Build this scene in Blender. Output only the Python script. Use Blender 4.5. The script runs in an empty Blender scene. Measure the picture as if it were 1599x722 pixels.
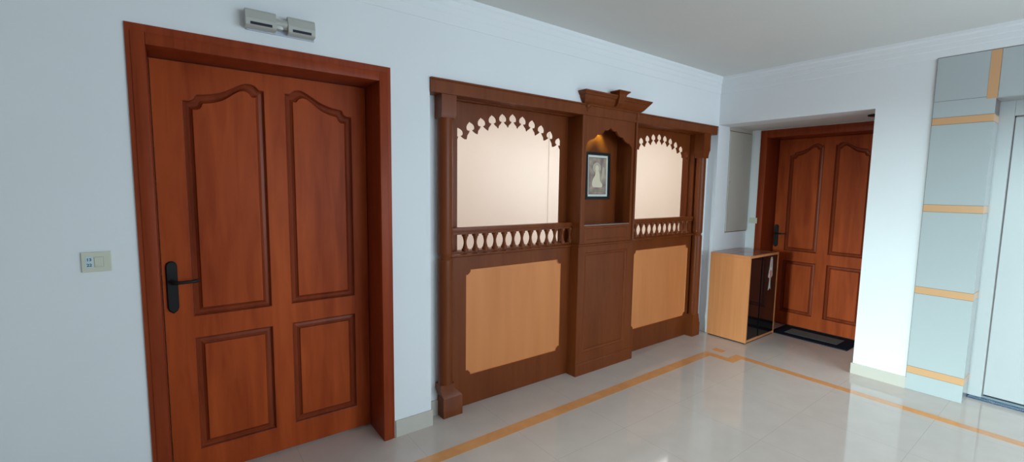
import bpy, bmesh, math, random
from mathutils import Vector, Matrix
random.seed(4)
S = bpy.context.scene
C = S.collection
PI = math.pi

# ------------------------------------------------------------------ camera
cam_d = bpy.data.cameras.new('camera'); cam = bpy.data.objects.new('camera', cam_d); C.objects.link(cam)
cR = Vector((0.80085863, -0.59870023, 0.01354594))
cU = Vector((0.04703449, 0.08543397, 0.99523303))
cF = Vector((0.59700353, 0.79640384, -0.09658009))
M = Matrix(((cR.x, cU.x, -cF.x), (cR.y, cU.y, -cF.y), (cR.z, cU.z, -cF.z))).to_4x4()
M.translation = Vector((0, -2.440, 1.4872))
cam.matrix_world = M
cam_d.sensor_fit = 'HORIZONTAL'; cam_d.sensor_width = 36
cam_d.lens = 701.8 * 36 / 1599
cam_d.clip_start = 0.05; cam_d.clip_end = 100
S.camera = cam

# ------------------------------------------------------------------ colour + world
S.view_settings.view_transform = 'Standard'
S.view_settings.look = 'None'
S.view_settings.gamma = 1.0
S.view_settings.use_curve_mapping = False
S.view_settings.exposure = 0.0
W = bpy.data.worlds.new('world'); S.world = W; W.use_nodes = True
wn = W.node_tree; wn.nodes.clear()
wo = wn.nodes.new('ShaderNodeOutputWorld'); wb = wn.nodes.new('ShaderNodeBackground')
tc = wn.nodes.new('ShaderNodeTexCoord'); sp = wn.nodes.new('ShaderNodeSeparateXYZ')
rp = wn.nodes.new('ShaderNodeValToRGB')
mr = wn.nodes.new('ShaderNodeMapRange')
mr.inputs['From Min'].default_value = -1; mr.inputs['From Max'].default_value = 1
wn.links.new(tc.outputs['Generated'], sp.inputs[0]); wn.links.new(sp.outputs['Z'], mr.inputs['Value'])
wn.links.new(mr.outputs[0], rp.inputs[0]); wn.links.new(rp.outputs[0], wb.inputs[0]); wn.links.new(wb.outputs[0], wo.inputs[0])
e = rp.color_ramp.elements
e[0].position = 0.46; e[0].color = (0.15, 0.17, 0.16, 1)
e[1].position = 0.54; e[1].color = (0.66, 0.93, 1.0, 1)
wb.inputs[1].default_value = 0.7

def area(name, loc, target, sx, sy, power, col, portal=False, spread=None):
    l = bpy.data.lights.new(name, 'AREA'); l.shape = 'RECTANGLE'; l.size = sx; l.size_y = sy
    l.energy = power; l.color = col
    if portal: l.cycles.is_portal = True
    if spread: l.spread = spread
    o = bpy.data.objects.new(name, l); C.objects.link(o); o.location = loc
    d = Vector(target) - Vector(loc)
    o.rotation_euler = d.to_track_quat('-Z', 'Y').to_euler()
    return o
# daylight through the balcony opening in the west wall and the window behind the camera
WX = -5.0
area('sky_over_balcony', (-25.0, -2.3, 4.4), (0, -2.3, 4.4), 3.6, 4.4, 9300, (0.72, 1.0, 1.0))
area('daylight_rear', (2.8, -5.05, 1.5), (2.8, 0, 1.5), 3.0, 1.6, 110, (0.66, 0.86, 0.98))
# ceiling lamp of the lit room behind the partition
area('stair_room_lamp', (4.5, 1.05, 2.58), (4.5, 1.25, 0), 5.4, 0.8, 70, (1.0, 0.99, 0.98))

# ------------------------------------------------------------------ materials
def mat(name, col, rough=0.5, spec=0.5, metal=0.0):
    m = bpy.data.materials.new(name); m.use_nodes = True
    b = m.node_tree.nodes['Principled BSDF']
    b.inputs['Base Color'].default_value = (*col, 1); b.inputs['Roughness'].default_value = rough
    b.inputs['Specular IOR Level'].default_value = spec; b.inputs['Metallic'].default_value = metal
    return m, m.node_tree, b

def wood(name, c1, c2, rough=0.35, scale=(9, 9, 0.9), spec=0.5, patch=0.5, coat=0.0):
    m, t, b = mat(name, c1, rough, spec)
    n = t.nodes; L = t.links
    tc = n.new('ShaderNodeTexCoord'); mp = n.new('ShaderNodeMapping'); mp.inputs['Scale'].default_value = scale
    L.new(tc.outputs['Object'], mp.inputs[0])
    no = n.new('ShaderNodeTexNoise'); no.inputs['Scale'].default_value = 3.0; no.inputs['Detail'].default_value = 6
    no.inputs['Distortion'].default_value = 0.6
    L.new(mp.outputs[0], no.inputs[0])
    n2 = n.new('ShaderNodeTexNoise'); n2.inputs['Scale'].default_value = 0.9; n2.inputs['Detail'].default_value = 2
    L.new(mp.outputs[0], n2.inputs[0])
    mx = n.new('ShaderNodeMix'); mx.data_type = 'FLOAT'; mx.inputs[0].default_value = patch
    L.new(no.outputs[0], mx.inputs[2]); L.new(n2.outputs[0], mx.inputs[3])
    r = n.new('ShaderNodeValToRGB'); r.color_ramp.elements[0].position = 0.33; r.color_ramp.elements[1].position = 0.68
    r.color_ramp.elements[0].color = (*c1, 1); r.color_ramp.elements[1].color = (*c2, 1)
    L.new(mx.outputs[0], r.inputs[0]); L.new(r.outputs[0], b.inputs['Base Color'])
    if coat: b.inputs['Coat Weight'].default_value = coat; b.inputs['Coat Roughness'].default_value = 0.12
    return m

def plaster(name, col, rough=0.7, bump=0.05, var=0.03):
    m, t, b = mat(name, col, rough, 0.3)
    n = t.nodes; L = t.links
    tc = n.new('ShaderNodeTexCoord')
    no = n.new('ShaderNodeTexNoise'); no.inputs['Scale'].default_value = 1.7; no.inputs['Detail'].default_value = 3
    L.new(tc.outputs['Object'], no.inputs[0])
    r = n.new('ShaderNodeValToRGB'); r.color_ramp.elements[0].position = 0.3; r.color_ramp.elements[1].position = 0.7
    r.color_ramp.elements[0].color = (*[c * (1 - var) for c in col], 1); r.color_ramp.elements[1].color = (*col, 1)
    L.new(no.outputs[0], r.inputs[0]); L.new(r.outputs[0], b.inputs['Base Color'])
    n3 = n.new('ShaderNodeTexNoise'); n3.inputs['Scale'].default_value = 90
    L.new(tc.outputs['Object'], n3.inputs[0])
    bp = n.new('ShaderNodeBump'); bp.inputs['Strength'].default_value = bump; bp.inputs['Distance'].default_value = 0.002
    L.new(n3.outputs[0], bp.inputs['Height']); L.new(bp.outputs[0], b.inputs['Normal'])
    return m

M_wall = plaster('wall_paint', (0.83, 0.83, 0.85))
M_ceil = plaster('ceiling_paint', (0.74, 0.73, 0.71))
M_cream = plaster('cream_wall_paint', (0.86, 0.78, 0.69))
M_base = plaster('baseboard_tile', (0.57, 0.51, 0.45), 0.3, 0.0)
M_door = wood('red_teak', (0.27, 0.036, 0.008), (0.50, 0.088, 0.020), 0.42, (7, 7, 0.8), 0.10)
M_mould = wood('shaded_groove_teak', (0.17, 0.026, 0.009), (0.30, 0.052, 0.016), 0.34, (7, 7, 0.8), 0.17)  # darker copy of the door wood; groove shade painted into the colour
M_frame = wood('red_teak_frame', (0.21, 0.030, 0.009), (0.32, 0.052, 0.015), 0.36, (14, 14, 1.0), 0.12)
M_screen = wood('brown_stained_wood', (0.145, 0.031, 0.007), (0.198, 0.047, 0.011), 0.34, (12, 12, 1.2), 0.2)
M_orange = wood('honey_veneer', (0.62, 0.21, 0.068), (0.72, 0.26, 0.09), 0.45, (7, 7, 0.8), 0.25, 0.75)
M_cab = wood('orange_laminate', (0.63, 0.235, 0.085), (0.73, 0.29, 0.115), 0.35, (16, 16, 0.7), 0.3)
M_cabtop = wood('dark_laminate', (0.25, 0.09, 0.05), (0.30, 0.12, 0.07), 0.12, (3, 16, 16), 0.6)
M_iron = mat('black_iron', (0.008, 0.008, 0.009), 0.42, 0.3)[0]
M_glass = mat('black_glass', (0.006, 0.005, 0.006), 0.06, 0.25)[0]
M_dark = mat('dark_void', (0.01, 0.01, 0.01), 0.8)[0]
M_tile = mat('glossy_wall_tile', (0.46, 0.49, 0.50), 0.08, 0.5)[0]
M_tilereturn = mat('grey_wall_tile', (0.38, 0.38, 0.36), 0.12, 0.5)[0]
M_band = mat('orange_band_tile', (0.66, 0.36, 0.18), 0.15, 0.5)[0]
M_grout = mat('grout', (0.16, 0.13, 0.12), 0.8)[0]
M_white = mat('white_door_paint', (0.45, 0.45, 0.46), 0.3)[0]
M_gap = mat('brown_gap', (0.20, 0.16, 0.15), 0.8)[0]
M_blue = mat('dark_blue_strip', (0.010, 0.035, 0.085), 0.3)[0]
M_greystrip = mat('grey_threshold', (0.16, 0.20, 0.24), 0.35)[0]
M_sage = plaster('sage_cover_paint', (0.52, 0.48, 0.42), 0.45, 0.02)
M_switch = mat('ivory_plastic', (0.64, 0.63, 0.52), 0.35)[0]
M_lamp = mat('grey_lamp_metal', (0.50, 0.49, 0.45), 0.4, 0.5, 0.2)[0]
M_lampplate = mat('lavender_plate', (0.52, 0.55, 0.66), 0.3)[0]
M_slot = mat('dark_slot', (0.012, 0.012, 0.03), 0.3)[0]
M_paper = mat('white_mount', (0.72, 0.73, 0.68), 0.5)[0]
M_label = mat('blue_white_label', (0.55, 0.68, 0.75), 0.5)[0]
M_ink = mat('dark_ink', (0.03, 0.07, 0.11), 0.6)[0]
M_beige = mat('beige_print', (0.56, 0.46, 0.36), 0.5)[0]
M_cream2 = mat('cream_print', (0.78, 0.66, 0.48), 0.5)[0]
M_brownp = mat('brown_print', (0.22, 0.13, 0.09), 0.5)[0]
M_pink = mat('pink_print', (0.62, 0.28, 0.25), 0.5)[0]
M_marble = mat('glossy_shelf', (0.22, 0.18, 0.16), 0.06, 0.6)[0]

def picture_mat():
    m, t, b = mat('sepia_print', (0.5, 0.4, 0.3), 0.45)
    n = t.nodes; L = t.links
    tc = n.new('ShaderNodeTexCoord'); no = n.new('ShaderNodeTexNoise'); no.inputs['Scale'].default_value = 14; no.inputs['Detail'].default_value = 4
    L.new(tc.outputs['Object'], no.inputs[0])
    r = n.new('ShaderNodeValToRGB'); r.color_ramp.elements[0].position = 0.35; r.color_ramp.elements[1].position = 0.65
    r.color_ramp.elements[0].color = (0.24, 0.16, 0.15, 1); r.color_ramp.elements[1].color = (0.50, 0.38, 0.28, 1)
    L.new(no.outputs[0], r.inputs[0]); L.new(r.outputs[0], b.inputs['Base Color'])
    return m
M_print = picture_mat()

def mat_fabric(name, col):
    m, t, b = mat(name, col, 0.95, 0.1)
    n = t.nodes; L = t.links
    tc = n.new('ShaderNodeTexCoord'); no = n.new('ShaderNodeTexNoise'); no.inputs['Scale'].default_value = 160
    L.new(tc.outputs['Object'], no.inputs[0])
    r = n.new('ShaderNodeValToRGB'); r.color_ramp.elements[0].position = 0.3; r.color_ramp.elements[1].position = 0.7
    r.color_ramp.elements[0].color = (*[c * 0.6 for c in col], 1); r.color_ramp.elements[1].color = (*[c * 1.3 for c in col], 1)
    L.new(no.outputs[0], r.inputs[0]); L.new(r.outputs[0], b.inputs['Base Color'])
    bp = n.new('ShaderNodeBump'); bp.inputs['Strength'].default_value = 0.6; bp.inputs['Distance'].default_value = 0.003
    L.new(no.outputs[0], bp.inputs['Height']); L.new(bp.outputs[0], b.inputs['Normal'])
    return m
M_matborder = mat_fabric('mat_border', (0.012, 0.016, 0.028))
M_matfield = mat_fabric('mat_field', (0.17, 0.17, 0.17))

def floor_mat():
    m, t, b = mat('polished_floor_tile', (0.5, 0.46, 0.42), 0.07, 0.5)
    n = t.nodes; L = t.links
    tc = n.new('ShaderNodeTexCoord'); sp = n.new('ShaderNodeSeparateXYZ'); L.new(tc.outputs['Object'], sp.inputs[0])
    def line(out, off, per, w):
        a = n.new('ShaderNodeMath'); a.operation = 'ADD'; a.inputs[1].default_value = -off + per * 40; L.new(out, a.inputs[0])
        d = n.new('ShaderNodeMath'); d.operation = 'DIVIDE'; d.inputs[1].default_value = per; L.new(a.outputs[0], d.inputs[0])
        f = n.new('ShaderNodeMath'); f.operation = 'FRACT'; L.new(d.outputs[0], f.inputs[0])
        s = n.new('ShaderNodeMath'); s.operation = 'SUBTRACT'; s.inputs[1].default_value = 0.5; L.new(f.outputs[0], s.inputs[0])
        ab = n.new('ShaderNodeMath'); ab.operation = 'ABSOLUTE'; L.new(s.outputs[0], ab.inputs[0])
        g = n.new('ShaderNodeMath'); g.operation = 'GREATER_THAN'; g.inputs[1].default_value = 0.5 - w / per / 2; L.new(ab.outputs[0], g.inputs[0])
        return g.outputs[0]
    lx = line(sp.outputs['X'], 1.05, 0.563, 0.0025)
    ly = line(sp.outputs['Y'], -0.73, 0.563, 0.0025)
    # no cross joint inside the narrow border row along the wall
    c = n.new('ShaderNodeMath'); c.operation = 'LESS_THAN'; c.inputs[1].default_value = -0.36; L.new(sp.outputs['Y'], c.inputs[0])
    lm = n.new('ShaderNodeMath'); lm.operation = 'MULTIPLY'; L.new(ly, lm.inputs[0]); L.new(c.outputs[0], lm.inputs[1])
    mx = n.new('ShaderNodeMath'); mx.operation = 'MAXIMUM'; L.new(lx, mx.inputs[0]); L.new(lm.outputs[0], mx.inputs[1])
    no = n.new('ShaderNodeTexNoise'); no.inputs['Scale'].default_value = 7; no.inputs['Detail'].default_value = 5
    L.new(tc.outputs['Object'], no.inputs[0])
    r = n.new('ShaderNodeValToRGB'); r.color_ramp.elements[0].position = 0.3; r.color_ramp.elements[1].position = 0.7
    r.color_ramp.elements[0].color = (0.60, 0.50, 0.45, 1); r.color_ramp.elements[1].color = (0.64, 0.54, 0.485, 1)
    L.new(no.outputs[0], r.inputs[0])
    mi = n.new('ShaderNodeMix'); mi.data_type = 'RGBA'; L.new(mx.outputs[0], mi.inputs[0]); L.new(r.outputs[0], mi.inputs[6])
    mi.inputs[7].default_value = (0.49, 0.405, 0.355, 1)
    L.new(mi.outputs[2], b.inputs['Base Color'])
    return m
M_floor = floor_mat()
M_inlay = wood('orange_floor_inlay', (0.70, 0.30, 0.11), (0.80, 0.37, 0.15), 0.08, (6, 6, 6), 0.5)

# ------------------------------------------------------------------ mesh helpers
class MB:
    def __init__(s): s.bm = bmesh.new(); s.mi = 0
    def _f(s, vs):
        try:
            f = s.bm.faces.new(vs); f.material_index = s.mi; return f
        except ValueError: return None
    def box(s, x0, x1, y0, y1, z0, z1, bev=0.0):
        if x0 > x1: x0, x1 = x1, x0
        if y0 > y1: y0, y1 = y1, y0
        if z0 > z1: z0, z1 = z1, z0
        v = [s.bm.verts.new(p) for p in ((x0,y0,z0),(x1,y0,z0),(x1,y1,z0),(x0,y1,z0),(x0,y0,z1),(x1,y0,z1),(x1,y1,z1),(x0,y1,z1))]
        fs = [s._f([v[i] for i in q]) for q in ((0,3,2,1),(4,5,6,7),(0,1,5,4),(1,2,6,5),(2,3,7,6),(3,0,4,7))]
        if bev:
            es = list({e for f in fs for e in f.edges})
            r = bmesh.ops.bevel(s.bm, geom=es, offset=bev, segments=2, affect='EDGES', profile=0.6)
            for f in r['faces']: f.material_index = s.mi
        return s
    def plate(s, outer, holes, d0, d1, axis='Y'):
        """flat board: outline + holes in the plane across `axis`, from depth d0 to d1"""
        P = {'Y': lambda a, b, d: (a, d, b), 'X': lambda a, b, d: (d, a, b), 'Z': lambda a, b, d: (a, b, d)}[axis]
        loops = [outer] + list(holes); rings = []
        for d in (d0, d1):
            es = []; rr = []
            for lp in loops:
                vs = [s.bm.verts.new(P(a, b, d)) for a, b in lp]
                es += [s.bm.edges.new((vs[i], vs[(i + 1) % len(vs)])) for i in range(len(vs))]
                rr.append(vs)
            r = bmesh.ops.triangle_fill(s.bm, use_beauty=True, use_dissolve=False, edges=es)
            for g in r['geom']:
                if isinstance(g, bmesh.types.BMFace): g.material_index = s.mi
            rings.append(rr)
        for a, b in zip(*rings):
            n = len(a)
            for i in range(n): s._f([a[i], a[(i + 1) % n], b[(i + 1) % n], b[i]])
        return s
    def loft(s, loops, cap0=False, cap1=True):
        rings = [[s.bm.verts.new(p) for p in lp] for lp in loops]
        n = len(rings[0])
        for a, b in zip(rings, rings[1:]):
            for i in range(n): s._f([a[i], a[(i + 1) % n], b[(i + 1) % n], b[i]])
        for flag, r in ((cap0, rings[0]), (cap1, rings[-1])):
            if flag:
                f = s._f(r)
                if f: bmesh.ops.triangulate(s.bm, faces=[f])
        return s
    def lathe(s, prof, cx, cy, n=20, a0=0, a1=2 * PI):
        full = abs(a1 - a0 - 2 * PI) < 1e-6
        m = n if full else n + 1
        rings = [[s.bm.verts.new((cx + r * math.cos(a0 + (a1 - a0) * i / n), cy + r * math.sin(a0 + (a1 - a0) * i / n), z)) for i in range(m)] for r, z in prof]
        for a, b in zip(rings, rings[1:]):
            for i in range(n): s._f([a[i], a[(i + 1) % m], b[(i + 1) % m], b[i]])
        if full: s._f(rings[0][::-1]); s._f(rings[-1])
        return s
    def tube(s, pts, rad, n=12):
        pts = [Vector(p) for p in pts]; rings = []
        rs = rad if isinstance(rad, (list, tuple)) else [rad] * len(pts)
        for i, p in enumerate(pts):
            t = (pts[min(i + 1, len(pts) - 1)] - pts[max(i - 1, 0)]).normalized()
            u = t.cross(Vector((0, 0, 1)) if abs(t.z) < 0.9 else Vector((1, 0, 0))).normalized(); w = t.cross(u)
            rings.append([s.bm.verts.new(p + (u * math.cos(2 * PI * k / n) + w * math.sin(2 * PI * k / n)) * rs[i]) for k in range(n)])
        for a, b in zip(rings, rings[1:]):
            for k in range(n): s._f([a[k], a[(k + 1) % n], b[(k + 1) % n], b[k]])
        s._f(rings[0][::-1]); s._f(rings[-1])
        return s
    def extrude_profile(s, prof, p0, p1, out, up=Vector((0, 0, 1)), m0=0.0, m1=0.0):
        """profile (out, up) swept from p0 to p1; m0/m1 mitre each end by that factor times `out`"""
        p0 = Vector(p0); p1 = Vector(p1); out = Vector(out); d = (p1 - p0).normalized()
        a = [s.bm.verts.new(p0 + out * u + up * z + d * (m0 * u)) for u, z in prof]
        b = [s.bm.verts.new(p1 + out * u + up * z + d * (m1 * u)) for u, z in prof]
        n = len(a)
        for i in range(n): s._f([a[i], a[(i + 1) % n], b[(i + 1) % n], b[i]])
        for r in (a, b):
            f = s._f(r)
            if f: bmesh.ops.triangulate(s.bm, faces=[f])
        return s
    def build(s, name, mats, parent=None, base=(0, 0, 0), smooth=None):
        bmesh.ops.recalc_face_normals(s.bm, faces=s.bm.faces)
        b = Vector(base)
        if b.length: bmesh.ops.translate(s.bm, verts=s.bm.verts, vec=-b)
        me = bpy.data.meshes.new(name); s.bm.to_mesh(me); s.bm.free()
        for m in (mats if isinstance(mats, (list, tuple)) else [mats]): me.materials.append(m)
        if smooth:
            for p in me.polygons: p.use_smooth = True
            me.set_sharp_from_angle(angle=math.radians(smooth))
        o = bpy.data.objects.new(name, me); C.objects.link(o)
        if parent: o.parent = parent
        return o

def tag(o, label=None, cat=None, group=None, kind=None):
    if label: o['label'] = label
    if cat: o['category'] = cat
    if group: o['group'] = group
    if kind: o['kind'] = kind
    return o
def empty(name, loc, rz=0):
    o = bpy.data.objects.new(name, None); o.empty_display_size = 0.1; C.objects.link(o)
    o.location = loc; o.rotation_euler = (0, 0, rz); return o
def struct(o, label=None, cat=None): return tag(o, label, cat, None, 'structure')

def offset(poly, d):
    """inward offset of a CCW polygon (mitred)"""
    n = len(poly); out = []
    for i in range(n):
        p0 = Vector(poly[i - 1]); p = Vector(poly[i]); p1 = Vector(poly[(i + 1) % n])
        e0 = (p - p0).normalized(); e1 = (p1 - p).normalized()
        n0 = Vector((-e0.y, e0.x)); n1 = Vector((-e1.y, e1.x)); b = (n0 + n1)
        if b.length < 1e-6: b = n0
        b.normalize(); k = max(0.45, b.dot(n0))
        out.append(tuple(p + b * (d / k)))
    return out

XR = 4.409; XD = 5.10; ZA = 2.138; ZC = 2.60
# ------------------------------------------------------------------ room shell
mb = MB(); mb.plate([(WX - .2, -6.2), (7.9, -6.2), (7.9, 2.4), (WX - .2, 2.4)], [], -0.1, 0.0, 'Z')
mb.mi = 1
def strip(poly): mb.plate(poly, [], -0.002, 0.0005, 'Z')
strip([(WX, -0.375), (3.80, -0.375), (3.80, -0.585), (3.945, -0.585), (3.945, -6), (4.02, -6), (4.02, -0.50), (3.875, -0.50), (3.875, -0.29), (WX, -0.29)])
strip([(3.955, -0.40), (4.035, -0.40), (4.035, -0.30), (3.955, -0.30)])
floor = struct(mb.build('floor', [M_floor, M_inlay]), 'polished beige floor tiles with orange inlaid border strip', 'floor')
mb = MB(); mb.box(WX - .2, 7.9, -6.2, 2.4, ZC, ZC + .1)
struct(mb.build('ceiling', M_ceil), 'plain off-white ceiling', 'ceiling')

mb = MB()
mb.plate([(WX, 0), (-0.10, 0), (-0.10, 2.10), (0.945, 2.10), (0.945, 0), (1.217, 0), (1.217, 2.118), (XR, 2.118), (XR, 0), (5.7, 0), (5.7, ZC), (WX, ZC)], [], 0.0, 0.10)
mb.plate([(WX, 0), (-0.10, 0), (-0.10, 2.10), (0.945, 2.10), (0.945, 0), (1.34, 0), (1.34, 2.06), (4.235, 2.06), (4.235, 0), (5.7, 0), (5.7, ZC), (WX, ZC)], [], 0.10, 0.24)
struct(mb.build('wall_left', M_wall), 'white wall with teak door and carved partition', 'wall')
mb = MB()
mb.plate([(0, ZA), (-1.264, ZA), (-1.264, 0), (-1.905, 0), (-1.905, 2.126), (-2.95, 2.126), (-2.95, 0), (-6.0, 0), (-6.0, ZC), (0, ZC)], [], XR, XR + 0.25, 'X')
mb.box(XR + .25, 5.7, -1.41, -1.264, 0, ZA + .1)
struct(mb.build('wall_right', M_wall), 'white wall with entrance alcove opening and tiled doorway', 'wall')
mb = MB()
mb.plate([(0, 0), (-0.12, 0), (-0.12, 2.11), (-1.18, 2.11), (-1.18, 0), (-1.264, 0), (-1.264, ZA), (0, ZA)], [], XD, XD + 0.45, 'X')
struct(mb.build('wall_alcove', M_wall), 'narrow white wall around the entrance door', 'wall')
mb = MB(); mb.box(XR + .25, 5.7, -1.264, 0, ZA, ZA + .12)
struct(mb.build('ceiling_alcove', M_ceil), 'lowered ceiling of the entrance alcove', 'ceiling')
# closing walls of the room behind the camera, with daylight openings
mb = MB(); mb.plate([(-6, 0), (.24, 0), (.24, ZC), (-6, ZC)], [[(-3.2, .02), (-.9, .02), (-.9, 2.2), (-3.2, 2.2)]], WX - .15, WX, 'X')
struct(mb.build('wall_balcony', M_wall), 'wall with balcony opening', 'wall')
mb = MB(); mb.plate([(WX, 0), (4.7, 0), (4.7, ZC), (WX, ZC)], [[(1.3, .7), (4.3, .7), (4.3, 2.3), (1.3, 2.3)]], -5.15, -5.0)
struct(mb.build('wall_rear', M_wall), 'rear wall with window opening', 'wall')
# lit room behind the partition
mb = MB(); mb.box(0.9, 7.8, 2.2, 2.3, 0, ZC); mb.box(4.08, 7.8, 2.188, 2.2, 0, ZC); mb.box(0.8, 0.9, .24, 2.3, 0, ZC); mb.box(7.7, 7.8, .24, 2.3, 0, ZC); mb.box(5.7, 7.8, .14, .24, 0, ZC)
struct(mb.build('wall_back', M_cream), 'cream wall of the lit room behind the partition', 'wall')

# solid masonry behind the three doors
mb = MB(); mb.box(-.3, 0.96, .30, .40, 0, ZC); mb.box(WX, 0.8, .24, .30, 0, ZC); mb.box(5.56, 5.7, -1.41, .24, 0, ZC); mb.box(4.68, 4.8, -3.1, -1.41, 0, ZC); mb.box(4.66, 5.7, -3.1, .24, ZA + .12, ZC)
struct(mb.build('wall_outer', M_wall), 'masonry behind the doors', 'wall')

# cornice
prof = [(0, 2.440), (0.005, 2.440), (0.007, 2.452), (0.010, 2.495), (0.013, 2.500), (0.016, 2.535), (0.020, 2.541), (0.024, 2.568), (0.034, 2.580), (0.036, ZC), (0, ZC)]
mb = MB(); mb.extrude_profile(prof, (WX, 0, 0), (XR, 0, 0), (0, -1, 0), m1=-1)
struct(mb.build('trim_1', M_wall), 'stepped white cornice above the left wall', 'cornice')
mb = MB(); mb.extrude_profile(prof, (XR, 0, 0), (XR, -6, 0), (-1, 0, 0), m0=1)
struct(mb.build('trim_2', M_wall), 'stepped white cornice above the right wall', 'cornice')
# baseboards
mb = MB(); mb.box(0.985, 1.225, -0.010, 0.0, 0, 0.10); mb.box(1.217, 1.225, 0.0, 0.09, 0, 0.10); mb.box(1.225, 1.44, 0.088, 0.10, 0, .10)
struct(mb.build('baseboard_left', M_base), 'beige tile baseboard between teak door and partition', 'baseboard')
mb = MB(); mb.box(XR - .012, XR, -1.264, -1.604, 0, 0.088); mb.box(XR - .012, XR + .2, -1.254, -1.264, 0, .088)
struct(mb.build('baseboard_right', M_base), 'beige tile baseboard below the bright white pier', 'baseboard')

# ------------------------------------------------------------------ panelled doors
def smooth_curve(pts, k=5):
    out = []
    n = len(pts)
    for i in range(n - 1):
        p0 = pts[max(i - 1, 0)]; p1 = pts[i]; p2 = pts[i + 1]; p3 = pts[min(i + 2, n - 1)]
        for j in range(k):
            t = j / k
            out.append(tuple(0.5 * ((2 * p1[a]) + (-p0[a] + p2[a]) * t + (2 * p0[a] - 5 * p1[a] + 4 * p2[a] - p3[a]) * t * t + (-p0[a] + 3 * p1[a] - 3 * p2[a] + p3[a]) * t ** 3) for a in (0, 1)))
    out.append(pts[-1]); return out

def shrink(p, d):
    x0 = min(a for a, b in p); x1 = max(a for a, b in p); z0 = min(b for a, b in p); c = (x0 + x1) / 2; k = (x1 - x0 - 2 * d) / (x1 - x0)
    return [(c + (a - c) * k, b + d if b < z0 + .1 else b - d) for a, b in p]

def arch_panel(c, sgn, u0, u1):
    """outline (x,z) of an upper door panel; u0 = edge by the mullion, u1 = outer edge"""
    s = (u1 - u0) / 0.345
    f = lambda u: u0 + (u - 0.047) * s
    top = [(u0, 1.963), (f(.068), 1.963)]
    top += smooth_curve([(f(.072), 1.966), (f(.088), 1.982), (f(.112), 1.989), (f(.14), 1.984), (f(.18), 1.962), (f(.226), 1.935), (f(.28), 1.917), (f(.336), 1.908)], 4)
    top += smooth_curve([(f(.342), 1.902), (f(.350), 1.886), (f(.366), 1.877)], 3)
    top += [(u1, 1.875)]
    pts = [(c + sgn * u0, 0.834)] + [(c + sgn * u, z) for u, z in top] + [(c + sgn * u1, 0.834)]
    a = sum(pts[i - 1][0] * pts[i][1] - pts[i][0] * pts[i - 1][1] for i in range(len(pts)))
    return pts if a > 0 else pts[::-1]

def make_door(name, loc, rz, label, hw, hl, yl, pc, plate_x, u0=.047, u1=.392):
    """hw: half outer frame width, hl: half clear width, yl: leaf depth behind the wall face"""
    root = empty(name, loc, rz); struct(root, label, 'door')
    # frame: three mitred members with a beaded face
    T = 2.130; t = 2.051; g = hw - hl
    pr = [(0, 0), (g, 0), (g, .24), (0, .24)]
    m = MB()
    Y0 = -.012; Y1 = yl + .05
    bead = g * .74
    for sg in (-1, 1):
        xs = sorted((sg * hl, sg * (hl + bead))); m.box(xs[0], xs[1], Y0, Y1, 0, t + bead, .002)
        xs = sorted((sg * (hl + bead), sg * hw)); m.box(xs[0], xs[1], Y0 + .004, 0.03, 0, t + bead, .0)
        xs = sorted((sg * (hl - .012), sg * hl)); m.box(xs[0], xs[1], yl - .014 + .04, yl + .05, 0, t)
    m.box(-hl + .0005, hl - .0005, Y0, Y1, t, t + bead, .002)
    m.box(-hw, hw, Y0 + .004, .03, t + bead, T, .0)
    m.box(-hl, hl, yl + .026, yl + .05, t - .012, t)
    m.build('door_frame', M_frame, root, smooth=30)
    # leaf
    leafL = -hl + .003; leafR = hl - .003
    outer = [(leafL, .012), (leafR, .012), (leafR, t - .003), (leafL, t - .003)]
    rect = lambda x0, x1, z0, z1: [(x0, z0), (x1, z0), (x1, z1), (x0, z1)]
    panels = [arch_panel(pc, -1, u0, u1), arch_panel(pc, 1, u0, u1),
              rect(pc - u1, pc - u0, .148, .727), rect(pc + u0, pc + u1, .148, .727)]
    m = MB(); m.plate(outer, panels, yl, yl + .036)
    leaf = m.build('door_leaf', M_door, root)
    for p in panels:
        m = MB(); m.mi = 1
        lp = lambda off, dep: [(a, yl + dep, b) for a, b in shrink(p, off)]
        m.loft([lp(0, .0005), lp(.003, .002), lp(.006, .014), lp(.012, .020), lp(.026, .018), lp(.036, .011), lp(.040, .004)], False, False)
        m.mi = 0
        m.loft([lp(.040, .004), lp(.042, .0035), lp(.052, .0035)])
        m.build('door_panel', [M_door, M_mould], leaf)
    # handle: long backplate with shaped ends and a lever
    m = MB(); zc = .99; hh = .127; w = .0225
    px = plate_x
    o = [(px - w, zc - hh + .03), (px - w * .75, zc - hh + .014), (px, zc - hh), (px + w * .75, zc - hh + .014), (px + w, zc - hh + .03)]
    o += [(px + w, zc + hh - .022), (px + w * .78, zc + hh - .009), (px + w * .3, zc + hh - .001), (px - w * .3, zc + hh - .001), (px - w * .78, zc + hh - .009), (px - w, zc + hh - .022)]
    m.loft([[(a, yl, b) for a, b in o], [(a, yl - .006, b) for a, b in o], [(a, yl - .010, b) for a, b in offset(o, .005)]])
    pl = m.build('handle_plate', M_iron, leaf)
    m = MB(); zl = 1.018
    m.tube([(px, yl - .008, zl), (px, yl - .026, zl)], [.013, .011], 16)
    m.tube([(px, yl - .02, zl), (px, yl - .044, zl), (px + .008, yl - .052, zl), (px + .03, yl - .054, zl), (px + .07, yl - .054, zl), (px + .093, yl - .052, zl + .002), (px + .105, yl - .044, zl + .003)], [.008, .008, .009, .008, .0075, .009, .006], 12)
    m.build('lever', M_iron, pl, smooth=50)
    return root

d1 = make_door('door_1', (0.422, 0, 0), 0, 'large red-brown teak door with four panels and black lever, on the left', .5545, .491, .215, .016, -.452)
d2 = make_door('door_2', (XD, -.655, 0), -PI / 2, 'teak entrance door inside the alcove behind the shoe cabinet', .5545, .485, .29, .0, -.455, .05, .37)

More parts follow.
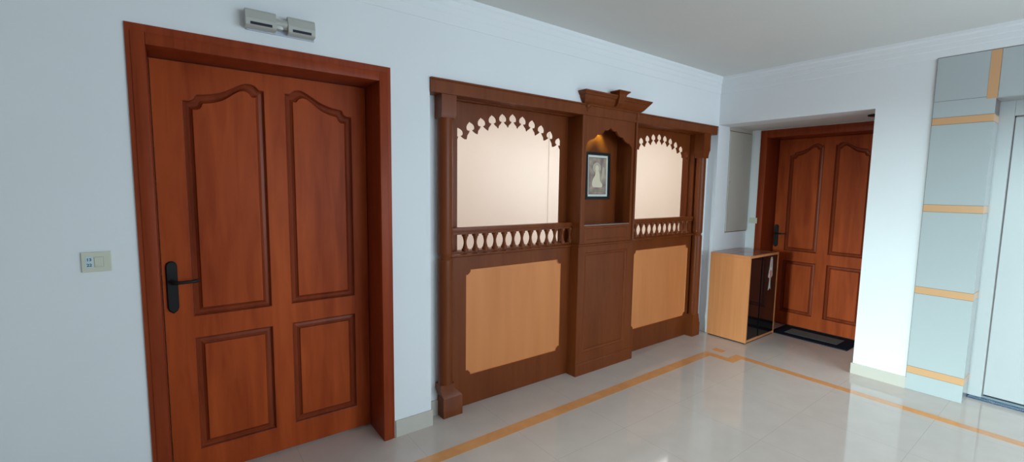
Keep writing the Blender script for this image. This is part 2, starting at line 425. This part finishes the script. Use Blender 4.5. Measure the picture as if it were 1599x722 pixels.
# ------------------------------------------------------------------ white door in the tiled recess
root = empty('door_3', (4.60, -2.42, 0)); struct(root, 'plain white door in the tiled recess at the right edge', 'door')
B = (4.60, -2.42, 0)
m = MB()
for y0, y1 in ((-1.910, -1.985), (-2.87, -2.945)): m.box(4.600, 4.66, y0, y1, 0.02, 2.125, .002)
m.box(4.600, 4.66, -1.985, -2.87, 2.02, 2.125, .002)
m.build('door_frame', M_white, root, B)
m = MB(); m.box(4.622, 4.655, -1.991, -2.865, .04, 2.012, .002); m.build('door_leaf', M_white, root, B)
m = MB(); m.box(4.626, 4.66, -1.983, -1.993, .03, 2.02); m.box(4.626, 4.66, -1.983, -2.87, 2.010, 2.022); m.build('gap', M_gap, root, B)
m = MB(); m.box(4.585, 4.66, -1.915, -2.94, 0.0, .014, .002); m.box(4.590, 4.66, -1.92, -2.94, .014, .020); s1 = m.build('threshold', M_blue, root, B)
m = MB(); m.box(4.606, 4.618, -1.985, -2.90, .020, .034); m.build('threshold_lip', M_greystrip, s1, B)

# ------------------------------------------------------------------ glossy tile cladding round that recess
t0 = empty('trim_3', (XR, -1.755, 0)); struct(t0, 'glossy pale tile cladding with orange bands round the right doorway', 'wall tiles')
B = (XR, -1.755, 0)
XF = XR - .008
bands = [(.130, .182), (.742, .794), (1.352, 1.404), (1.972, 2.022)]
segs = [(0, .130)] + [(bands[i][1], bands[i + 1][0]) for i in range(3)] + [(2.022, 2.137), (2.137, 2.442)]
YL, YRt = -1.604, -1.913
for z0, z1 in segs:
    g = .0012
    m = MB(); m.box(XF, XR, YL, YRt + .0005, z0 + g, z1 - g)
    m.build('wall_tile', M_tile, t0, B)
    if z1 < 2.13:
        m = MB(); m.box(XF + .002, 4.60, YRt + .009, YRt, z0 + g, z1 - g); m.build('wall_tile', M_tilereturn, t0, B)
for z0, z1 in bands:
    m = MB(); m.box(XF - .0005, XR, YL, YRt, z0 + .0012, z1 - .0012)
    m.box(XR, 4.60, YRt + .009, YRt - .0005, z0 + .0012, z1 - .0012)
    m.build('orange_tile_band', M_band, t0, B)
m = MB(); m.box(XF + .002, XR, YL + .001, YRt + .001, 0, 2.443); m.box(XR, 4.60, YRt + .008, YRt + .001, 0, 2.126)
m.box(XF - .0003, XR, YL + .0025, YL, 0, 2.444); m.box(XF - .0003, XR, YL, -2.98, 2.441, 2.445)
m.build('grout', M_grout, t0, B)
m = MB(); m.box(XF - .001, XR, -1.868, -1.918, 2.124, 2.4405); m.build('orange_tile_band', M_band, t0, B)
for y0, y1 in ((-1.920, -2.44), (-2.443, -2.95)):
    m = MB(); m.box(XF, XR, y0, y1, 2.126, 2.4405); m.build('wall_tile', M_tile, t0, B)
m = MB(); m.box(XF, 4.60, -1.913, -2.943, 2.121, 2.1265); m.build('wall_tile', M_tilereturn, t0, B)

# ------------------------------------------------------------------ carved wooden partition
PB = Vector((2.80, 0.05, 0))
P = empty('wooden_partition', PB)
tag(P, 'carved dark brown wooden partition with two fretwork arches, baluster rails and central niche', 'partition')
def part(mbx, name, m, parent=P, label=None, smooth=None):
    o = mbx.build(name, m, parent, PB, smooth)
    if label: o['label'] = label
    return o
# beam
m = MB()
pr = [(0, 2.038), (.012, 2.038), (.016, 2.046), (.016, 2.104), (.022, 2.112), (.022, 2.120), (0, 2.120)]
m.box(1.219, 4.385, 0.0, .098, 2.038, 2.1175)
m.extrude_profile([(0, 2.038), (.010, 2.038), (.012, 2.044), (.012, 2.106), (.020, 2.112), (.020, 2.120), (0, 2.120)], (1.217, 0, 0), (4.365, 0, 0), (0, -1, 0))
m.box(1.342, 4.233, .098, .238, 2.034, 2.058)
part(m, 'top_beam', M_screen)
for a_, b_ in ((1.342, 1.412), (4.150, 4.233)):
    m = MB(); m.box(a_, b_, .098, .149, 0, 2.034, .001); m.box(a_ if a_ < 2 else a_ + .02, b_ - (.02 if a_ < 2 else 0), .149, .236, 0, 2.034); part(m, 'post_lining', M_screen)
# columns: square foot, flare, two round shafts with a bead, flare, square head
def column(xc, w2, mirror):
    yc = .052; r = .047
    m = MB()
    b = w2
    sq = lambda h, z, dy=0: [(xc - h, yc - h + dy, z), (xc + h, yc - h + dy, z), (xc + h, .096, z), (xc - h, .096, z)]
    bo = 0 if mirror else .032
    def fs(x0_, x1_, yf, z): return [(x0_, yf, z), (x1_, yf, z), (x1_, .096, z), (x0_, .096, z)]
    L_, R_x = (xc - .066 + bo, xc + .066 + (bo if mirror else .040))
    m.loft([fs(L_, R_x, .012, 0), fs(L_, R_x, .012, .128), fs(L_ + .003, R_x - .004, .015, .133), fs(xc - .051, xc + .052, .018, .190), fs(xc - .049, xc + .049, .02, .222)], True, True)
    m.loft([sq(.047, 1.80), sq(.049, 1.83), sq(.054, 1.868), sq(.058, 1.874), sq(.058, 2.04)] if mirror else
           [fs(xc - .047, xc + .047, .01, 1.90), fs(xc - .048, xc + .050, .006, 1.915), fs(xc - .048, xc + .053, .004, 1.935), fs(xc - .048, xc + .053, .004, 2.04)], True, True)
    top = 1.80 if mirror else 1.90
    m.lathe([(r, .22), (r, 1.015), (r * .98, 1.028), (r * .80, 1.040), (r * .80, 1.048), (r * .98, 1.062), (r, 1.075), (r, top)], xc, yc, 28)
    part(m, 'column', M_screen, smooth=35)
column(1.345, 0, False)
column(4.205, 0, True)

def half(x0, x1, ox0, ox1, px0, px1, bulbs, nb, b0, bstep):
    # lower frame with a notched-corner veneer panel
    def notch(a0, a1, z0, z1, n=.034):
        k = []
        cs = [(a0, z0, 1, 1), (a1, z0, -1, 1), (a1, z1, -1, -1), (a0, z1, 1, -1)]
        for i, (cx, cz, sx, sz) in enumerate(cs):
            pts = [(cx, cz + sz * n), (cx + sx * n * .35, cz + sz * n), (cx + sx * n * .72, cz + sz * n * .72), (cx + sx * n, cz + sz * n * .35), (cx + sx * n, cz)]
            k += pts if i in (0, 2) else pts[::-1]
        return k
    pn = notch(px0, px1, .213, .938)
    m = MB(); m.plate([(x0, .002), (x1, .002), (x1, 1.03), (x0, 1.03)], [pn], .092, .125)
    fr = part(m, 'lower_frame', M_screen)
    m = MB()
    lp = [[(a, .092, b) for a, b in pn], [(a, .098, b) for a, b in offset(pn, .003)], [(a, .098, b) for a, b in offset(pn, .006)]]
    m.loft(lp)
    part(m, 'veneer_panel', M_orange, fr, 'honey coloured veneer panel')
    # ledge and rails
    m = MB(); m.extrude_profile([(0, 1.030), (.018, 1.030), (.026, 1.037), (.026, 1.045), (.020, 1.050), (0, 1.050)], (x0, .092, 0), (x1, .092, 0), (0, -1, 0))
    m.box(x0, x1, .092, .16, 1.03, 1.066)
    part(m, 'ledge', M_screen, smooth=40)
    m = MB(); m.box(x0 - .006, x1 + .004, .078, .130, 1.193, 1.222, .004); m.box(x0, x1, .086, .118, 1.176, 1.193)
    part(m, 'handrail', M_screen, smooth=40)
    # turned balusters
    first = None
    for i in range(nb):
        x = b0 + i * bstep
        if first is None:
            m = MB(); k = .0155
            m.lathe([(.023, 1.060), (.023, 1.081), (.0175, 1.083), (.0165, 1.088), (.0135, 1.098), (.0105, 1.110), (.0095, 1.122), (.0105, 1.134), (.0135, 1.146), (.0165, 1.156), (.0175, 1.161), (.023, 1.163), (.023, 1.180)], x, .102, 14)
            first = m.build('baluster', M_screen, P, PB, 40); xb = x
        else:
            o = first.copy(); C.objects.link(o); o.parent = P; o.location = (x - xb, 0, 0)
    # arch board with pierced fretwork
    yb0, yb1 = .150, .158
    (c, dx) = bulbs
    zt = [1.871, 1.915, 1.951, 1.978, 1.996, 2.003]; zt = zt + zt[:5][::-1]
    bx = [c + (i - 5) * dx for i in range(11)]
    bz = [z - .034 for z in zt]   # bulb centres
    prof = [(0.0435, -.062), (.036, -.049), (.028, -.042), (.020, -.035), (.015, -.028), (.0115, -.022), (.022, -.0205), (.030, -.014), (.032, -.004), (.030, .007), (.020, .020), (.008, .028), (0, .036)]
    seq = [(-u, v) for u, v in prof] + [(u, v) for u, v in prof[:-1][::-1]]
    sc = dx / .087
    contour = []
    for i in range(11):
        i0, i1 = max(i - 1, 0), min(i + 1, 10)
        th = math.atan2(bz[i1] - bz[i0], bx[i1] - bx[i0]) * .55
        for u, v in seq:
            u2, v2 = u * sc, v
            X = bx[i] + u2 * math.cos(th) - v2 * math.sin(th) ; Z = bz[i] + u2 * math.sin(th) + v2 * math.cos(th)
            contour.append((X, Z))
    # merge the shared tooth tips
    out = [contour[0]]; L = len(seq)
    res = []
    for i in range(11):
        seg = contour[i * L:(i + 1) * L]
        if i == 0: res += seg[2:]
        else:
            a = res.pop(); b = seg[0]
            res.append(((a[0] + b[0]) / 2, (a[1] + b[1]) / 2)); res += seg[1:]
    res = res[:-2]
    res = [(min(max(a, ox0), ox1), b) for a, b in res]
    zl = res[0][1] - .006; zr = res[-1][1] - .006
    poly = [(x0, 1.05), (ox0, 1.05), (ox0, zl)] + res + [(ox1, zr), (ox1, 1.05), (x1, 1.05), (x1, 2.05), (x0, 2.05)]
    cl = [poly[0]]
    for p in poly[1:]:
        if math.hypot(p[0] - cl[-1][0], p[1] - cl[-1][1]) > 1e-4: cl.append(p)
    m = MB(); m.plate(cl, [], yb0, yb1)
    part(m, 'arch_board', M_screen)
    return fr
half(1.398, 2.472, 1.487, 2.396, 1.523, 2.376, (1.937, .0875), 13, 1.520, .0793)
half(3.140, 4.165, 3.188, 4.130, 3.255, 4.112, (3.648, .0885), 12, 3.205, .0793)

# central pier: lower cabinet
X0, X1 = 2.472, 3.147
m = MB()
frame_in = [(2.545, .175), (2.995 + .06, .175), (3.055, .985), (2.545, .985)]
m.plate([(X0, 0.0), (X1, 0.0), (X1, 1.045), (X0, 1.045)], [frame_in], 0.0, .03)
m.box(X0, X0 + .03, .03, .23, 0, 1.045); m.box(X1 - .03, X1, .03, .23, 0, 1.045); m.box(X0, X1, .2, .23, 0, 1.045)
lp = [[(a, .0, b) for a, b in frame_in], [(a, .006, b) for a, b in offset(frame_in, .006)], [(a, .009, b) for a, b in offset(frame_in, .020)],
      [(a, .016, b) for a, b in offset(frame_in, .026)], [(a, .016, b) for a, b in offset(frame_in, .03)]]
m.loft(lp)
low = part(m, 'pier_cabinet', M_screen)
m = MB(); pf = [(0, 0), (.010, 0), (.010, .088), (.004, .098), (0, .10)]
m.extrude_profile(pf, (X0, 0, 0), (X1, 0, 0), (0, -1, 0), m0=-1, m1=1)
m.extrude_profile(pf, (X0, 0.0, 0), (X0, .09, 0), (-1, 0, 0), m0=-1); m.extrude_profile(pf, (X1, 0, 0), (X1, .09, 0), (1, 0, 0), m0=-1)
part(m, 'plinth', M_screen, low)
m = MB(); pf = [(0, 1.035), (.004, 1.035), (.012, 1.045), (.012, 1.053), (0, 1.058)]
m.extrude_profile(pf, (X0, 0, 0), (X1, 0, 0), (0, -1, 0), m0=-1, m1=1)
m.extrude_profile(pf, (X0, 0, 0), (X0, .09, 0), (-1, 0, 0), m0=-1); m.extrude_profile(pf, (X1, 0, 0), (X1, .09, 0), (1, 0, 0), m0=-1)
m.box(X0, X1, 0, .23, 1.036, 1.058)
part(m, 'waist_moulding', M_screen, low)
# niche box above
U0, U1 = 2.476, 3.120; I0, I1 = 2.527, 3.066; YN = .160
m = MB()
m.box(U0, U0 + .018, .0, .23, 1.058, 2.115); m.box(U1 - .018, U1, .0, .23, 1.058, 2.115)
m.box(U0 + .018, U1 - .018, YN, .23, 1.058, 2.115)
m.box(U0 + .018, I0, .0, YN, 1.058, 2.115); m.box(I1, U1 - .018, .0, YN, 1.058, 2.115)
m.box(I0, I1, .012, YN, 2.06, 2.115)
nb = part(m, 'niche_box', M_screen)
# apron with cusped arch
cx = (I0 + I1) / 2; hwid = (I1 - I0) / 2
k = [(1, 1.828), (.93, 1.846), (.86, 1.862), (.76, 1.868), (.66, 1.880), (.575, 1.900), (.555, 1.908), (.50, 1.906), (.40, 1.914), (.31, 1.930), (.265, 1.944), (.255, 1.952), (.20, 1.946), (.12, 1.950), (.05, 1.962), (0, 1.972)]
k = [(u, z - .004) for u, z in k]
ar = [(cx - hwid * u, z) for u, z in k] + [(cx + hwid * u, z) for u, z in k[:-1][::-1]]
m = MB(); m.plate([(I0, ar[0][1] - .0)] + ar[1:-1] + [(I1, ar[-1][1]), (I1, 2.112), (I0, 2.112)], [], -.001, .016)
part(m, 'niche_arch', M_screen, nb)
# drawer-like front and glossy shelf
m = MB(); fin = [(2.555, 1.085), (3.040, 1.085), (3.040, 1.175), (2.555, 1.175)]
m.plate([(I0, 1.058), (I1, 1.058), (I1, 1.196), (I0, 1.196)], [fin], -.001, .018)
m.loft([[(a, -.001, b) for a, b in fin], [(a, .004, b) for a, b in offset(fin, .003)], [(a, .004, b) for a, b in offset(fin, .006)]])
part(m, 'shelf_front', M_screen, nb)
m = MB(); m.box(I0, I1, -.001, YN, 1.196, 1.203, .001); part(m, 'niche_shelf', M_marble, nb, 'glossy pale shelf of the niche')
# slim corner beads with turned drops
for xc in (U0 + .012, U1 - .012):
    m = MB(); m.lathe([(.002, 2.062), (.010, 2.064), (.014, 2.072), (.012, 2.082), (.022, 2.092), (.027, 2.104), (.026, 2.118), (.014, 2.128)] if xc < 2.6 else
                      [(.012, 1.065), (.012, 2.05), (.018, 2.058), (.020, 2.068), (.016, 2.08), (.016, 2.12)], xc + (.03 if xc < 2.6 else 0), -.006, 16)
    part(m, 'corner_bead' if xc > 2.6 else 'turned_drop', M_screen, nb, smooth=50)
m = MB(); m.lathe([(.010, 1.065), (.010, 2.06)], U0 + .010, .002, 14); part(m, 'corner_bead', M_screen, nb, smooth=50)
# crown cornice
m = MB()
cp = [(0, 2.098), (.008, 2.098), (.010, 2.110), (.018, 2.120), (.034, 2.134), (.052, 2.158), (.060, 2.176), (.068, 2.180), (.074, 2.190), (.082, 2.198), (.084, 2.207), (0, 2.207)]
K0, K1 = U0 + .008, U1 + .004
m.extrude_profile(cp, (K0, 0, 0), (K1, 0, 0), (0, -1, 0), m0=-.75, m1=1)
def side(xs, sx, f):
    a = [m.bm.verts.new((xs + sx * u * f, -u, z)) for u, z in cp]; b = [m.bm.verts.new((xs + sx * u * f, .0, z)) for u, z in cp]
    n = len(a)
    for i in range(n): m._f([a[i], a[(i + 1) % n], b[(i + 1) % n], b[i]])
    for r in (a, b):
        fc = m._f(r)
        if fc: bmesh.ops.triangulate(m.bm, faces=[fc])
side(K0, -1, .75); side(K1, 1, 1.0)
crown = part(m, 'crown_cornice', M_screen, P)
m = MB(); kx = 2.815
def tr(h, y, z): return [(kx - h, -y, z), (kx + h, -y, z), (kx + h, -.02, z), (kx - h, -.02, z)]
m.loft([tr(.022, .050, 2.128), tr(.030, .075, 2.150), tr(.038, .094, 2.195), tr(.044, .098, 2.214), tr(.050, .104, 2.222), tr(.066, .116, 2.234), tr(.066, .116, 2.241)], True, True)
part(m, 'keystone', M_screen, crown)
# recessed niche spotlight
m = MB(); m.lathe([(.034, 2.052), (.034, 2.061)], cx, .085, 20); lamp = part(m, 'niche_downlight', M_lamp, nb)
sl = bpy.data.lights.new('niche_spot', 'SPOT'); sl.energy = 100; sl.color = (0.68, 1.0, .24); sl.spot_size = math.radians(80); sl.spot_blend = .8; sl.shadow_soft_size = .02
so = bpy.data.objects.new('niche_spot', sl); C.objects.link(so); so.location = (cx - .01, .075, 2.045)
so.rotation_euler = (Vector((0, .085, -.2))).to_track_quat('-Z', 'Y').to_euler()

# ------------------------------------------------------------------ framed print in the niche
fb = Vector((2.822, YN - .012, 1.398))
R_ = empty('framed_picture', fb); R_.rotation_euler = (math.radians(-1.0), 0, math.radians(0))
tag(R_, 'black framed sepia print of a seated robed figure hanging in the niche', 'picture')
W2, H = .146, .386
m = MB(); m.plate([(-W2, 0), (W2, 0), (W2, H), (-W2, H)], [[(-W2 + .023, .023), (W2 - .023, .023), (W2 - .023, H - .023), (-W2 + .023, H - .023)]], -.011, .008)
m.build('picture_frame', M_iron, R_)
m = MB(); m.box(-W2 + .02, W2 - .02, -.001, .006, .02, H - .02); mt = m.build('mount', M_paper, R_)
a, b = W2 - .046, .046
m = MB(); m.box(-a - .005, a + .005, -.0018, 0, b - .005, H - b + .005); m.build('mount_line', M_brownp, mt)
m = MB(); m.box(-a, a, -.0026, 0, b, H - b); prn = m.build('print', M_print, R_)
def blob(pts, d, mm, name):
    q = smooth_curve(pts + [pts[0]], 5)[:-1]
    mx = MB(); mx.plate(q, [], -d, -.0024); return mx.build(name, mm, prn)
def circ(x, z, rx, rz, d, mm, name):
    mx = MB(); mx.plate([(x + rx * math.cos(t * PI / 12), z + rz * math.sin(t * PI / 12)) for t in range(24)], [], -d, -.0024); return mx.build(name, mm, prn)
circ(-.01, .262, .048, .042, .0030, M_beige, 'printed_halo')
blob([(-.052, .10), (.045, .10), (.056, .125), (.03, .155), (.022, .215), (.002, .238), (-.022, .235), (-.03, .20), (-.055, .165), (-.066, .125)], .0034, M_cream2, 'printed_robe')
circ(-.008, .256, .021, .026, .0038, M_cream2, 'printed_head')
blob([(.045, .16), (.075, .19), (.078, .25), (.062, .27), (.052, .22)], .0034, M_beige, 'printed_side_figure')
m = MB()
for i, (w_, z) in enumerate(((.075, .082), (.068, .072), (.072, .062))): m.box(-w_, w_, -.0030, -.002, z, z + .0025)
m.build('printed_lines', M_brownp, prn)

# ------------------------------------------------------------------ shoe cabinet
SB = Vector((4.66, -.22, 0))
SC = empty('shoe_cabinet', SB)
tag(SC, 'low orange laminate shoe cabinet with black glass door beside the entrance door', 'cabinet')
def sp_(mbx, name, m, parent=SC, label=None, smooth=None):
    o = mbx.build(name, m, parent, SB, smooth)
    if label: o['label'] = label
    return o
A0, A1, B0, B1, ZT = 4.352, 4.955, -.420, -.022, .862
m = MB()
m.box(A0, A0 + .020, B0, B1, .012, ZT - .0215, .001); sp_(m, 'side_panel', M_cab)
m = MB(); m.box(A1 - .020, A1, B0, B1, .012, ZT - .0215, .001); sp_(m, 'side_panel', M_cab)
m = MB(); m.box(A0, A1, B0, B1, ZT - .021, ZT, .0015); m.mi = 1
m.box(A0 + .006, A1 - .006, B0 + .012, B1 - .006, ZT, ZT + .0012)
m.box(A0 + .006, A0 + .30, B0 + .20, B0 + .204, ZT + .0012, ZT + .002); m.box(A0 + .30, A0 + .303, B0 + .012, B1 - .006, ZT + .0012, ZT + .002)
sp_(m, 'top_panel', [M_cab, M_cabtop], label='dark glossy top board')
m = MB(); m.box(A0 + .02, A1 - .02, B0 + .004, B1, .012, .034); m.box(A0 + .02, A1 - .02, B1 - .012, B1, .034, ZT - .0215); sp_(m, 'carcass', M_cab)
m = MB(); m.box(A0 + .01, A1 - .01, B0 + .01, B1 - .01, 0, .012); sp_(m, 'base_strip', M_dark)
mid = (A0 + A1) / 2 - .03
for x0_, x1_, dy in ((A0 + .022, mid + .015, .008), (mid - .01, A1 - .022, .002)):
    m = MB(); m.box(x0_, x1_, B0 + dy, B0 + dy + .005, .036, ZT - .024, .001); gl = sp_(m, 'glass_door', M_glass)
# sticker on the right-hand glass
def stick(pts, d, mm, name, par):
    q = smooth_curve(pts + [pts[0]], 4)[:-1]
    mx = MB(); mx.plate(q, [], B0 + .002 - d, B0 + .0018); return sp_(mx, name, mm, par)
sx, sz = 4.795, .52
st = stick([(sx - .028, sz + .19), (sx - .012, sz + .285), (sx + .012, sz + .305), (sx + .032, sz + .27), (sx + .038, sz + .17), (sx + .042, sz + .11), (sx + .012, sz + .085), (sx + .01, sz + .02), (sx + .018, sz - .03), (sx + .002, sz - .015), (sx - .03, sz - .035), (sx - .022, sz + .02), (sx - .018, sz + .085), (sx - .045, sz + .10), (sx - .042, sz + .13)], .0006, M_paper, 'sticker', gl)
st['label'] = 'small whitish sticker with pink middle'
stick([(sx - .012, sz + .085), (sx - .018, sz + .16), (sx + .022, sz + .165), (sx + .028, sz + .12), (sx + .01, sz + .075)], .0010, M_pink, 'pink_patch', st)
stick([(sx - .012, sz + .20), (sx - .004, sz + .262), (sx + .012, sz + .268), (sx + .018, sz + .20)], .0010, M_beige, 'beige_patch', st)

# ------------------------------------------------------------------ doormat
m = MB(); mt_b = (5.17, -.71, 0)
m.plate([(4.975, -1.06), (5.365, -1.06), (5.365, -.37), (4.985, -.37)], [], 0.0006, .009, 'Z')
D = m.build('doormat', M_matborder, None, (0, 0, 0)); 
tag(D, 'dark navy doormat with grey centre in front of the entrance door', 'doormat')
m = MB(); m.plate([(5.075, -.95), (5.275, -.95), (5.275, -.475), (5.075, -.475)], [], .009, .0105, 'Z'); m.build('mat_centre', M_matfield, D)['label'] = 'grey centre field'

# ------------------------------------------------------------------ sage cover on the alcove wall
cb = Vector((4.87, 0, 1.05))
cov = empty('meter_cupboard', cb + Vector((0, -.0015, 0))); tag(cov, 'tall pale grey meter cupboard door set in the alcove wall above the shoe cabinet', 'cupboard')
m = MB(); m.box(4.632, 5.088, -.012, .0, 1.052, 2.095, .0015); lf = m.build('cupboard_door', M_sage, cov, cb)
for z0_ in (1.043, 2.0965):
    m = MB(); m.box(4.630, 5.090, -.006, .0, z0_, z0_ + .0075); m.build('edge_strip', M_brownp, cov, cb)
m = MB(); m.box(4.62, 5.098, -.004, 0, 2.103, 2.134); m.build('head_strip', M_sage, cov, cb)
m = MB(); m.tube([(4.655, -.012, 1.58), (4.655, -.022, 1.58), (4.655, -.028, 1.58)], [.006, .009, .007], 12); m.build('knob', M_lamp, lf, cb, 50)

# ------------------------------------------------------------------ switches
def switch(loc, rz, w, h, label, with_label):
    r = empty('light_switch', loc, rz); tag(r, label, 'switch')
    m = MB(); m.box(-w / 2, w / 2, -.009, 0, -h / 2, h / 2, .002); pl = m.build('cover_plate', M_switch, r)
    if with_label:
        m = MB(); m.box(-.006, .020, -.0115, -.009, -.020, .019, .0015); m.build('rocker', M_switch, r)
        m = MB(); m.box(-.0075, .0215, -.0094, -.009, -.0215, .0205); m.build('rocker_rim', M_lamp, r)
        m = MB(); m.box(-.034, -.010, -.0095, -.009, .001, .022); l1 = m.build('sticker', M_label, r)
        m = MB(); m.box(-.034, -.010, -.0095, -.009, -.021, -.001); l2 = m.build('sticker', M_label, r)
        for txt, z, par in (('13', .005, l1), ('22', -.017, l2)):
            cu = bpy.data.curves.new('lettering', 'FONT'); cu.body = txt; cu.size = .016; cu.align_x = 'CENTER'; cu.extrude = .0002; cu.offset = .0004
            to = bpy.data.objects.new('t', cu); C.objects.link(to)
            dg = bpy.context.evaluated_depsgraph_get(); me = bpy.data.meshes.new_from_object(to.evaluated_get(dg))
            bpy.data.objects.remove(to); me.materials.clear(); me.materials.append(M_ink)
            me.transform(Matrix.Translation((-.022, -.0098, z)) @ Matrix.Rotation(PI / 2, 4, 'X'))
            lo = bpy.data.objects.new('lettering', me); C.objects.link(lo); lo.parent = par
    else:
        for k in (-1, 1):
            m = MB(); m.box(k * w * .22 - .014, k * w * .22 + .014, -.0115, -.009, -.016, .016, .0015); m.build('rocker', M_switch, r)
    return r
switch((-.265, 0, 1.166), 0, .090, .080, 'small ivory wall switch with blue number stickers, left of the big teak door', True)
switch((XD, -.082, 1.160), -PI / 2, .094, .062, 'ivory wall switch beside the entrance door, above the shoe cabinet', False)

# ------------------------------------------------------------------ twin wall light above the big door
wb_ = Vector((.441, 0, 2.20))
wl = empty('wall_light', wb_); tag(wl, 'grey metal twin wall light mounted above the big teak door', 'wall light')
m = MB(); m.box(.296, .586, -.012, 0, 2.188, 2.262, .002); m.build('back_plate', M_lampplate, wl, wb_)
def housing(x0, x1):
    m = MB(); z0, z1 = 2.192, 2.270
    pf = [(0, z0), (.045, z0), (.052, z0 + .006), (.052, z0 + .034), (.046, z1 - .010), (.036, z1), (0, z1)]
    m.extrude_profile(pf, (x0, -.012, 0), (x1, -.012, 0), (0, -1, 0))
    h = m.build('housing', M_lamp, wl, wb_)
    m = MB(); m.box(x0 + .018, x1 - .018, -.0655, -.060, z0 + .008, z0 + .020); m.build('light_slot', M_slot, h, wb_)
housing(.288, .412); housing(.462, .580)
m = MB(); m.tube([(.412, -.036, 2.232), (.432, -.036, 2.232), (.444, -.036, 2.232), (.462, -.036, 2.232)], [.019, .019, .022, .022], 20)
m.box(.414, .442, -.050, -.012, 2.205, 2.252, .003); m.build('joint', M_lamp, wl, wb_, 40)

# ------------------------------------------------------------------ dark downlight in the alcove ceiling
dl = Vector((4.76, -1.195, ZA))
m = MB(); m.lathe([(.055, ZA - .012), (.070, ZA - .010), (.074, ZA - .0005)], dl.x, dl.y, 24)
tag(m.build('downlight', M_iron, None), 'small dark recessed downlight in the alcove ceiling above the entrance door', 'downlight')
